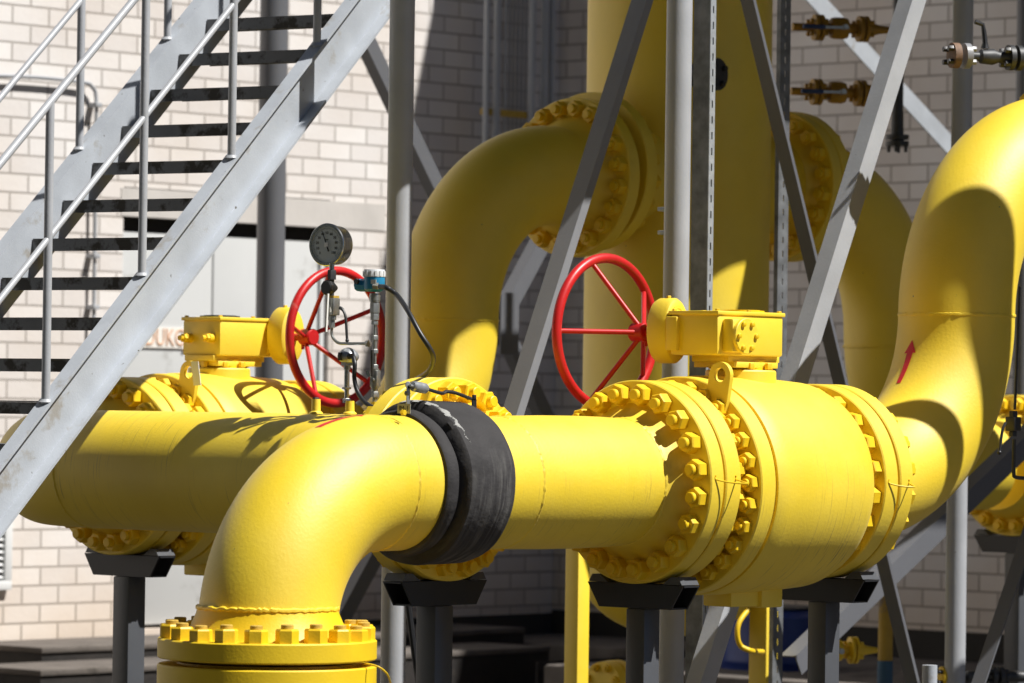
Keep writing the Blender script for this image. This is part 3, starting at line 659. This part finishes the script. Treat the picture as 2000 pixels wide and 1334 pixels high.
# slotted galvanised struts
def strut(px0,px1,yy,label,slots_px,lit=GALV,py=400,side=.1,face=.035):
    p=at(px1,py,'Y',yy); o=thing('slotted_strut',label,'strut',(p.x,p.y,0),'slotted galvanised struts')
    # front web with real slots (normal -Y), side webs normal -X/+X
    g=NB(); t=.004; w=face; zt=4.2; z=.0; pitch=.056; sl=.026; sw=.007
    box(g,(-w,0,0),(-w/2-sw/2,t,zt),(p,X,Y,Z)) if False else None
    b=(V((p.x,p.y,0)),X,Y,Z)
    box(g,(-w,0,0),(-w/2-sw/2,t,zt),b); box(g,(-w/2+sw/2,0,0),(0,t,zt),b)
    k=int(zt/pitch)
    for i in range(k): box(g,(-w/2-sw/2,0,i*pitch),(-w/2+sw/2,t,i*pitch+pitch-sl),b)
    obj('slotted_face',g,lit,o)
    g=NB(); box(g,(-w,t,0),(-w+t,side,zt),b); box(g,(-t,t,0),(0,side,zt),b); obj('side_webs',g,GALV,o)
    return o,p
GALVL=mat('galvanised_sunlit',(.42,.45,.48),.42,metal=.3,bump=.1,var=.25,vscale=30)  # brighter zinc puts sunlight into the slotted face; clamps share it
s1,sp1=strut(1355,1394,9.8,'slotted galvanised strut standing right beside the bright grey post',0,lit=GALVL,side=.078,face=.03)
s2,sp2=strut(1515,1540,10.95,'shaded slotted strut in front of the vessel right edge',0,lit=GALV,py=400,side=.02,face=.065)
for py in (407,453):
    g=NB(); a=at(1340,py,'Y',9.62); p=V((a.x,9.70,a.z)); box(g,(0,0,-.007),(.085,.05,.007),(p,X,Y,Z),bev=.002); obj('strut_clamp',g,GALVL,s1)
# ---------------------------------------------------------------- stairs
h=(F*math.cos(R_(32.5))+R*math.sin(R_(32.5))).normalized(); T=(F*math.sin(R_(32.5))-R*math.cos(R_(32.5))).normalized()
N0=at(75,783,'D',14.2); N1=at(654,21,'D',15.63); dv=(N1-N0)/10; run=dv.dot(h); rise=dv.z
stp=h*run+Z*rise; e1=stp.normalized(); e3=T.cross(e1)
if e3.z<0: e3=-e3
st=thing('metal_staircase','steep grey steel staircase with open treads rising across the upper left','stairs',(N0.x,N0.y,0))
LW=.65; k0=-11; k1=16.2
def stringer(o0,sgn,lab):
    "web at o0 (inner top edge line), flanges stick out sgn*T"
    g=NB(); a=T*sgn; hh=.175; fl=.055; t=.009
    poly=[(0,0),(fl,0),(fl,-t),(t,-t),(t,-hh+t),(fl,-hh+t),(fl,-hh),(0,-hh)]
    sweep(g,o0+stp*k0,o0+stp*k1,poly,a,e3); return obj('stringer',g,STAIR,st,lab)
stringer(N0,-1,'near stringer channel'); stringer(N0+T*LW,1,'far stringer channel')
for k in range(k0+1,17):
    c=N0+h*.096+stp*k
    g=NB(); box(g,(0,.003,-.004),(run*1.15,LW-.003,0),(c,h,T,Z)); box(g,(0,.003,-.044),(.004,LW-.003,-.0045),(c,h,T,Z)); box(g,(run*1.15-.004,.003,-.03),(run*1.15,LW-.003,-.0045),(c,h,T,Z))
    obj('tread',g,TREAD,st)
def foot(px,py,o0): # stringer-line position for a post seen at px
    best=None
    for i in range(-1200,1700):
        p=o0+stp*(i/100); d=p-CAM; x=1000+f*d.dot(rr)/d.dot(Fw)
        if best is None or abs(x-px)<best[0]: best=(abs(x-px),p)
    return best[1]
HR=.975; MR=.53
near0=N0-T*.03; far0=N0+T*(LW+.03)
def rail_posts(o0,pxs,top):
    for px in pxs:
        p=foot(px,0,o0); g=NB(); tube(g,[p-Z*.01,p+Z*HR],.0145,14); lathe(g,p-Z*.004,Z,[(0,.024),(.01,.017)],n=14); obj('handrail_post',g,GREY,st)
rail_posts(near0,(89,277,452,619,775,-110),1); rail_posts(far0,(155,327,480,-30,620),1)
for o0 in (near0,far0):
    g=NB(); tube(g,[o0+stp*-6.9+Z*HR,o0+stp*16+Z*HR],.0135,12); obj('top_rail',g,GREY,st)
    g=NB(); off=T*(.0); tube(g,[o0+stp*-6.9+Z*MR,o0+stp*16+Z*MR],.0115,12); obj('middle_rail',g,GREY,st)
# ---------------------------------------------------------------- instruments on the left pipe (plane X=10.2)
XI=10.2
def I(px,py,x=XI): return at(px,py,'X',x)
def vstack(bm,px,segs,n=20,lean=0):
    "segs: (y_top,y_bottom,radius_px,kind)"
    for y0,y1,rp,kd in segs:
        a=I(px,y1);b=I(px,y0);b=V((a.x,a.y,b.z)); r=rp/597
        if kd=='h': hexa(bm,a,Z,2*r,(b-a).length,up=X)
        else: lathe(bm,a,Z,[(0,r),((b-a).length,r)],n=n)
def tap(px,ytop,ybot):
    b=I(px,ybot+4); g=NB(); lathe(g,b,Z,[(0,.023),(.006,.022),(.011,.0155),(.05 if px<650 else .045,.0145)],n=24); return obj('tap_boss',g,YW,lp)
tap(617,782,805); tap(683,785,806); tap(733,790,808)
g=NB(); vstack(g,617,[(776,787,6,'h')]); obj('plug',g,DKST,lp)
# pressure gauge
gn=-(F*math.cos(R_(33))+R*math.sin(R_(33))); gn.z=0; gn.normalize(); gc=I(640,478)
ga=thing('pressure_gauge','round stainless pressure gauge with pale dial on a valve block','gauge',I(648,640))
g=NB(); lathe(g,gc,gn,[(-.055,.05),(-.052,.064),(-.01,.066),(-.004,.070),(.006,.0705),(.009,.068),(.009,.060),(.003,.0595)],n=72); obj('case',g,STEEL,ga)
g=NB(); lathe(g,gc+gn*.0032,gn,[(0,.0596),(.0012,.0596)],n=64); dl=obj('dial',g,DIAL,ga)
gx=Z.cross(gn).normalized()
g=NB()
for i in range(11):
    t=R_(225-27*i); d=gx*math.cos(t)+Z*math.sin(t)
    text(g,str(i*10),.0125,gc+gn*.0052+d*.0385,gx,Z,.0002)
for i in range(51):
    t=R_(225-5.4*i); d=gx*math.cos(t)+Z*math.sin(t); L=.007 if i%5==0 else .004
    box(g,(-.0004,0,0),(.0004,.0003,L),(gc+gn*.005+d*(.0555-L),d.cross(gn),gn,d))
text(g,'bar',.010,gc+gn*.0052+Z*.017,gx,Z,.0002); obj('dial_marks',g,INK,dl)
g=NB(); t=R_(112); d=gx*math.cos(t)+Z*math.sin(t); pp=d.cross(gn)
prism(g,[gc+gn*.007-d*.024-pp*.0025,gc+gn*.007-d*.024+pp*.0025,gc+gn*.007+d*.05+pp*.0005,gc+gn*.007+d*.05-pp*.0005],gn*.001); obj('needle',g,INK,dl)
g=NB(); box(g,(-.007,-.007,0),(.007,.007,.001),(gc+gn*.0085,gx,Z,gn)); obj('maker_patch',g,WHITE,dl)
g=NB(); vstack(g,648,[(514,528,5,'c')]); obj('stem',g,ZINC,ga)
g=NB(); vstack(g,648,[(527,546,7.5,'h'),(546,580,4.5,'c')]); obj('swivel_nut',g,DKST,ga)
g=NB(); p=I(644,562); lathe(g,p+X*.03,-X,[(0,.008),(.02,.02),(.03,.026),(.045,.026),(.05,.022)],n=10); obj('black_knob',g,INK,ga)
g=NB(); p=I(650,599); box(g,(-.016,-.019,-.028),(.016,.019,.028),(p,gx,gn,Z),bev=.003); blk=obj('valve_block',g,ZINC,ga)
g=NB(); box(g,(-.014,-.016,.0285),(.014,.016,.036),(p,gx,gn,Z)); obj('rusty_cap',g,RUSTN,blk)
g=NB(); box(g,(-.005,.0195,-.02),(.005,.0215,.018),(p,gx*.9+Z*.43,gn,Z*.9-gx*.43)); obj('name_plate',g,STEEL,blk)
g=NB(); vstack(g,648,[(614,625,8,'h'),(625,640,5.5,'h')]); obj('coupling',g,ZINC,ga)
g=NB(); tube(g,smooth_pts([I(664,601),I(670,606),I(675,620),I(677,650),I(678,664)],4),[.006]*4+[.0045]*13,8); bmesh.ops.create_icosphere(g,subdivisions=2,radius=.0065,matrix=M4.Translation(I(678,665))); obj('lever',g,DKST,ga)
g=NB(); box(g,(-.002,-.004,0),(.002,.004,.125),(I(637,648,10.17),gx,gn,V((.0,-.05,1)).normalized())); obj('paper_tag',g,WHITE,ga)
g=NB(); tube(g,smooth_pts([I(648,638),I(648,652),I(652,662),I(662,670),I(680,671),I(722,671)],5),.0052,10); obj('impulse_tube',g,ZINC,ga)
g=NB(); 
# transmitter
tx=thing('pressure_transmitter','blue pressure transmitter with light grey cap on a thin fitting stack','transmitter',I(733,805))
tc_=I(726,553); axx=gx
g=NB(); lathe(g,I(731,570),Z,[(0,.02),(.008,.032),(.022,.034),(.046,.034),(.05,.033)],n=40)
lathe(g,I(716,557)-gx*.022,gx,[(-.02,.010),(-.016,.019),(.0,.021),(.05,.021),(.055,.016)],n=8); hs=obj('housing',g,BLUE,tx)
g=NB(); p=I(731,541); lathe(g,p,Z,[(0,.036),(.003,.0365),(.018,.0355),(.024,.033),(.025,.0)],n=40)
for i in range(14):
    t=2*math.pi*i/14; d=X*math.cos(t)+Y*math.sin(t); box(g,(-.003,0,.002),(.003,.003,.019),(p+d*.0345,d.cross(Z),d,Z))
obj('screw_cap',g,LGREY,tx)
g=NB(); box(g,(0,0,-.007),(.022,.003,.007),(I(738,551)-X*.03,(-Y),-X,Z)); obj('rating_plate',g,TAG,tx)
g=NB(); hexa(g,I(738,559)-X*.02,(R*.8-F*.3).normalized(),.022,.018); obj('cable_gland',g,ZINC,tx)
g=NB(); lathe(g,I(707,550)-X*.02,-X,[(0,.009),(.01,.009)],n=12); obj('ground_screw',g,DKST,tx)
g=NB(); vstack(g,732,[(573,590,10,'c'),(576,587,11,'c'),(590,611,8.5,'h'),(611,625,7.5,'h'),(626,634,6,'h'),(634,655,3.2,'c'),(655,664,6,'h'),(664,682,4.5,'c'),(682,690,6,'h'),(690,716,3.2,'c'),(712,720,6,'h'),(720,758,8,'c'),(758,765,6,'c'),(765,776,7,'h'),(776,786,5,'c')]); obj('fitting_stack',g,ZINC,tx)
g=NB(); a=I(722,671); hexa(g,a,(I(712,671)-a).normalized(),.02,.014); obj('tee_nut',g,ZINC,tx)
g=NB(); p=I(733,739)-X*.0; box(g,(-.014,-.012,-.028),(.014,.012,.026),(p,gx,gn,Z),bev=.003); lathe(g,p+gn*.012-Z*.005,gn,[(0,.007),(.008,.007)],n=12); vb=obj('valve_block',g,ZINC,tx)
g=NB(); tube(g,[I(727,735,10.18),I(727,683,10.17)],[.0045,.0055],8); obj('lever',g,DKST,vb)
g=NB(); box(g,(-.006,0,-.011),(.006,.001,.011),(I(719,730,10.18),gx*.9+Z*.4,gn,Z*.9-gx*.4)); obj('name_plate',g,STEEL,vb)
# temperature sensor
ts=thing('temperature_sensor','small domed aluminium sensor head on a polished stem','sensor',I(683,805))
p=I(680,702); g=NB(); lathe(g,p,Z,[(-.012,.016),(-.006,.028),(.002,.034),(.008,.0355),(.013,.0355),(.022,.031),(.034,.019),(.039,.004)],n=40); obj('head',g,ALU,ts)
g=NB(); hexa(g,I(690,696)-X*.02,(R*.7-F*.7).normalized(),.018,.014); box(g,(-.004,-.01,-.012),(.004,.004,.014),(p-X*.034+Z*.008,Y,X,Z)); obj('clamp_screw',g,DKST,ts)
g=NB(); vstack(g,678,[(707,714,11,'h'),(714,722,7,'c')]); obj('neck_nut',g,ZINC,ts)
g=NB(); vstack(g,677,[(720,762,5.5,'c'),(756,760,8,'h'),(762,780,4.5,'c'),(778,787,7,'h')]); obj('stem',g,STEEL,ts)
def ribbed(name,P,r,lab,cat):
    pts=smooth_pts(P,26); rad=[r*(1+.07*(i%2)) for i in range(len(pts))]
    g=NB(); tube(g,pts,rad,12); return solo(name,g,HOSE,lab,cat)
ribbed('cable_hose',[I(742,560,10.16),I(755,562,10.14),at(775,576,'D',14.0),at(797,608,'D',13.9),at(820,650,'D',13.85),at(842,685,'D',13.85),at(846,704,'D',13.9),at(838,724,'D',14.0),at(815,740,'D',14.2),at(790,752,'D',14.4)],.0078,'black ribbed hose curving from the blue transmitter across the grey post','hose')
ribbed('cable_hose',[I(690,697,10.16),I(693,712,10.15),I(692,738,10.15),I(698,764,10.15),I(712,785,10.14),I(730,796,10.13),at(752,800,'D',13.95)],.0072,'short black ribbed hose hanging from the domed sensor head','hose')
# spark gap on the sleeve
sg=thing('spark_gap','small grey isolating spark gap with tag on top of the black sleeve','spark gap',at(800,790,'Y',8.97))
YS=8.95
g=NB(); a=at(797,792,'Y',YS); b=at(797,752,'Y',YS); box(g,(-.007,-.002,0),(.007,.002,(b-a).length),(a,X,Y,Z),bev=.001); lathe(g,b-Y*.002,Y,[(0,.0105),(.004,.0105)],n=20); obj('bracket',g,ALU,sg)
g=NB(); hexa(g,at(792,768,'Y',YS)-Y*.002,-Y,.014,.012); obj('bolt',g,DKST,sg)
ax_=(at(848,762,'Y',YS)-at(803,753,'Y',YS)).normalized(); a=at(806,754,'Y',YS-.01)
g=NB(); lathe(g,a,ax_,[(-.012,.004),(0,.004),(0,.012),(.004,.0155),(.025,.0165),(.03,.0155),(.034,.0165),(.055,.0155),(.062,.011),(.064,.006)],n=28); obj('gap_body',g,ALU,sg)
g=NB(); tube(g,smooth_pts([a+ax_*.06,at(862,768,'Y',YS),at(872,765,'Y',YS),at(888,767,'Y',YS),at(905,773,'Y',YS),at(920,779,'Y',YS)],5),.0055,8); obj('cable',g,HOSE,sg)
g=NB(); c=at(926,780,'Y',YS); box(g,(-.009,-.002,-.045),(.009,.002,0),(c,X,Y,Z)); box(g,(-.009,-.002,-.002),(.009,.022,.002),(c,X,Y,Z)); hexa(g,c+Z*.002,Z,.012,.012); obj('angle_bracket',g,BLK,sg)
g=NB(); c=at(789,798,'Y',YS-.05); box(g,(-.0235,-.001,-.0145),(.0235,.001,.0145),(c,gx,gn,Z)); tgp=obj('tag_plate',g,TAG,sg)
g=NB(); text(g,'IM-1',.021,c+gn*.0012,gx,Z,.0006,.95); obj('tag_letters',g,INK,tgp)
g=NB(); bmesh.ops.create_icosphere(g,subdivisions=1,radius=.008,matrix=M4.Translation(at(786,805,'Y',YS-.06))); hexa(g,at(786,806,'Y',YS-.06),-Y,.016,.01); obj('painted_screw',g,YN,sg)
# ---------------------------------------------------------------- small bore valves on the right
YDK=mat('shaded_yellow_paint',(.34,.19,.012),.6,bump=.3,bscale=90,var=.35,vscale=20)  # darkened yellow stands in for shade on the small valves
def smallvalve(px0,px1,py,yy,label,mt=YDK,dark=DKST):
    a=at(px0,py,'Y',yy);X=(R*.97+F*.243).normalized(); Y=Z.cross(X); L=(px1-px0)*(a-CAM).dot(Fw)/f/.965; o=thing('instrument_valve',label,'valve',a,'small flanged valves beside the vessel')
    g=NB(); pr=[]
    for s,r in ((0,.018),(.14,.018),(.2,.026),(.21,.060),(.245,.060),(.245,.026),(.262,.026),(.262,.060),(.295,.060),(.31,.026),(.36,.022),(.38,.046),(.42,.05),(.5,.05),(.54,.045),(.56,.022),(.62,.026),(.65,.060),(.685,.060),(.685,.024),(.705,.024),(.705,.060),(.74,.060),(.76,.035),(.86,.02),(1,.012)):
        pr.append((s*L,r))
    lathe(g,a,X,pr,n=28); obj('valve_body',g,mt,o)
    for s in (.19,.30,.64,.755):
        for i in range(4):
            t=math.pi/2*i+math.pi/4; g=NB(); hexa(g,a+X*s*L+(Z*math.cos(t)+Y*math.sin(t))*.04,-X if s in(.19,.64) else X,.02,.016); obj('bolt',g,mt,o)
    g=NB(); box(g,(.05*L,-.09,-.014),(.27*L,-.072,.006),(a,X,Y,Z),bev=.004); obj('handle',g,BNUT,o)
    g=NB(); box(g,(.27*L,-.085,-.010),(.5*L,-.075,.002),(a,X,Y,Z)); lathe(g,a+X*.47*L-Y*.04,-Y,[(0,.012),(.05,.012)],n=12); obj('lever_arm',g,ZINC,o)
smallvalve(1548,1748,52,12.3,'small yellow flanged valve in painted shade beside the vessel, upper of the pair')
smallvalve(1545,1742,178,12.3,'small yellow flanged valve in painted shade beside the vessel, lower of the pair')
# standpipe
a=at(1756,0,'Y',12.35); lo=at(1753,285,'Y',12.35).z
o=thing('standpipe','dark vertical standpipe with a bolted flange at its foot behind the small valves','pipe',(a.x,12.35,lo))
g=NB(); lathe(g,(a.x,12.35,lo+.05),Z,[(0,.03),(.1,.028),(.12,.026),(.3,.026),(.3,.032),(.34,.032),(.34,.026),(1.2,.026),(3,.026)],n=28); obj('pipe',g,DKST,o)
g=NB(); lathe(g,(a.x,12.35,lo),Z,[(0,.055),(.022,.055),(.022,.03),(.03,.03),(.03,.055),(.052,.055)],n=32); ff=obj('flange',g,DKST,o)
for i in range(4):
    t=math.pi/2*i+.5; g=NB(); lathe(g,(a.x+.04*math.cos(t),12.35+.04*math.sin(t),lo-.03),Z,[(0,.008),(.03,.009)],n=8); obj('bolt',g,BLK,ff)
# branch assembly at the top right
def branch(px0,px1,py,yy,label,front,mt,body,sc=1.0,lever=True):
    a=at(px0,py,'Y',yy);L=.55; o=thing('flanged_branch',label,'valve',a); X=(R*.955+F*.295).normalized(); Y=Z.cross(X)
    g=NB(); lathe(g,a,X,[(0,.034*sc),(.004,.05*sc),(.03,.05*sc)],n=32); f1=obj('end_flange',g,front,o)
    for i in range(4):
        t=math.pi/2*i+math.pi/4; g=NB(); hexa(g,a+(Z*math.cos(t)+Y*math.sin(t))*.036*sc,-X,.02*sc,.02*sc); obj('bolt',g,BLK,f1)
    g=NB(); lathe(g,a+X*.05,X,[(0,.05*sc),(.022,.05*sc),(.024,.047*sc)],n=32); f2=obj('flange',g,mt,o)
    for i in range(4):
        t=math.pi/2*i+math.pi/4; g=NB(); hexa(g,a+X*.072+(Z*math.cos(t)+Y*math.sin(t))*.036*sc,X,.02*sc,.02*sc); obj('bolt',g,mt,f2)
    g=NB(); lathe(g,a+X*.074,X,[(0,.018*sc),(.035,.018*sc),(.045,.028*sc),(.09,.032*sc),(.115,.022*sc),(.14,.026*sc),(.15,.028*sc),(.15,.05*sc),(.168,.05*sc),(.168,.024*sc),(.182,.024*sc),(.182,.05*sc),(.2,.05*sc),(.215,.028*sc),(L,.022*sc)],n=28); vb=obj('valve_body',g,body,o)
    for q,dd in ((.224,-1),(.274,1)):
        for i in range(4):
            t=math.pi/2*i+math.pi/4; g=NB(); hexa(g,a+X*q+(Z*math.cos(t)+Y*math.sin(t))*.037*sc,X*dd,.021*sc,.022*sc); obj('bolt',g,BLK,vb)
    if lever:
        g=NB(); c=a+X*.135; tube(g,[c+Z*.03,c+Z*.05,c+Z*.09-X*.005,c+Z*.115-X*.01,c+Z*.125-X*.04],[.016,.01,.009,.008,.009],8); obj('lever',g,BLK,vb)
    return o
branch(1856,2080,108,9.3,'dark flanged valve branch with a rust brown blind flange at the top right',WOODR,GREYM,DKST,.92)
branch(1836,2080,1322,10.6,'dark valve branch with a yellow flange pair at the lower right edge',YN,YN,DKST,.85,False)
# thin black impulse line at the right edge
o=thing('impulse_line','thin black tube with needle valve and lever in front of the right edge pipe','valve',at(1988,1000,'Y',8.6))
g=NB(); tube(g,smooth_pts([at(1991,560,'Y',8.6),at(1986,700,'Y',8.6),at(1982,800,'Y',8.6)],4),.005,8); tube(g,smooth_pts([at(1981,858,'Y',8.6),at(1980,920,'Y',8.6),at(1984,932,'Y',8.6),at(2010,934,'Y',8.6)],4),.0065,8); obj('tube',g,DKST,o)
g=NB(); c=at(1979,828,'Y',8.6); box(g,(-.02,-.02,-.024),(.02,.02,.024),(c,X,Y,Z),bev=.004); hexa(g,c+Z*.024,Z,.026,.02); hexa(g,c-Z*.042,Z,.026,.018); obj('valve_block',g,DKST,o)
g=NB(); tube(g,smooth_pts([at(1964,826,'Y',8.56),at(1958,840,'Y',8.56),at(1952,882,'Y',8.56)],4),.005,8); bmesh.ops.create_icosphere(g,subdivisions=2,radius=.008,matrix=M4.Translation(at(1952,884,'Y',8.56))); obj('lever',g,BLK,o)
g=NB(); p=at(1996,700,'Y',12.5); tube(g,[(p.x,12.5,0),(p.x,12.5,5)],.045,20); solo('steel_post',g,GREYD,'dark round post at the right edge behind the thin black tube','post',group='grey round steel posts')
# blue barrel, hook, small lower valve, weathered pipe
o=thing('blue_barrel','dark blue plastic barrel standing behind the valve supports','barrel',(at(1512,1240,'Y',14.6).x,14.6,0))
c=V((o.location.x,14.6,0)); zt=at(1512,1188,'Y',14.6).z
g=NB(); lathe(g,c,Z,[(.0,.26),(.03,.28),(.3,.285),(.31,.29),(.33,.29),(.34,.285),(zt-.3,.285),(zt-.29,.29),(zt-.27,.29),(zt-.26,.285),(zt-.04,.28),(zt-.01,.25),(zt,.24)],n=48); obj('drum',g,BARREL,o)
g=NB(); lathe(g,c,Z,[(zt,.25),(zt+.012,.25),(zt+.014,.24)],n=48); obj('lid',g,BLK,o)
g=NB(); tube(g,smooth_pts([at(1462,1190,'Y',11.0),at(1444,1215,'Y',11.0),at(1440,1240,'Y',11.0),at(1447,1262,'Y',11.0),at(1470,1272,'Y',11.0),at(1490,1273,'Y',11.3)],5),.011,12)
solo('drain_loop',g,YN,'thin yellow pipe loop hooking below the front valve','pipe')
smallvalve(1560,1715,1270,11.9,'small bright yellow flanged valve low behind the front supports',YN)
p=at(1730,1200,'Y',12.2); zz=at(1730,1290,'Y',12.2).z; o=thing('weathered_pipe','weathered yellow brown standpipe with a blue foot low on the right','pipe',(p.x,12.2,0))
g=NB(); lathe(g,(p.x,12.2,zz),Z,[(0,.034),(1.0,.034)],n=28); obj('upper_pipe',g,YBR,o); g=NB(); lathe(g,(p.x,12.2,0),Z,[(0,.036),(zz,.036)],n=28); obj('blue_foot',g,BLP,o)
p=at(1816,1300,'Y',9.6); g=NB(); lathe(g,(p.x,9.6,0),Z,[(0,.028),(at(1816,1299,'Y',9.6).z,.028)],n=24); solo('marker_post',g,STAIR,'short pale round stub post at the lower right','post')
o=thing('low_flange','yellow blind flange low behind the front supports','pipe',at(1195,1325,'Y',12.0)); c=at(1200,1340,'Y',12.0)
g=NB(); lathe(g,c,X,[(-.08,.04),(-.08,.105),(-.03,.11),(-.03,.09),(-.02,.09),(-.02,.11),(.03,.11),(.04,.06),(.3,.06)],n=48); ob=obj('flange',g,YW,o); nuts(c-X*.08,-X,.085,8,ob,af=.03,h=.02,sr=.008,sp=.008)
g=NB(); tube(g,smooth_pts([at(797,1180,'Y',9.9),at(806,1250,'Y',9.9),at(820,1350,'Y',9.9)],4),.011,8); solo('earthing_cable',g,BLK,'black cable hanging down beside the support behind the foreground elbow','cable')
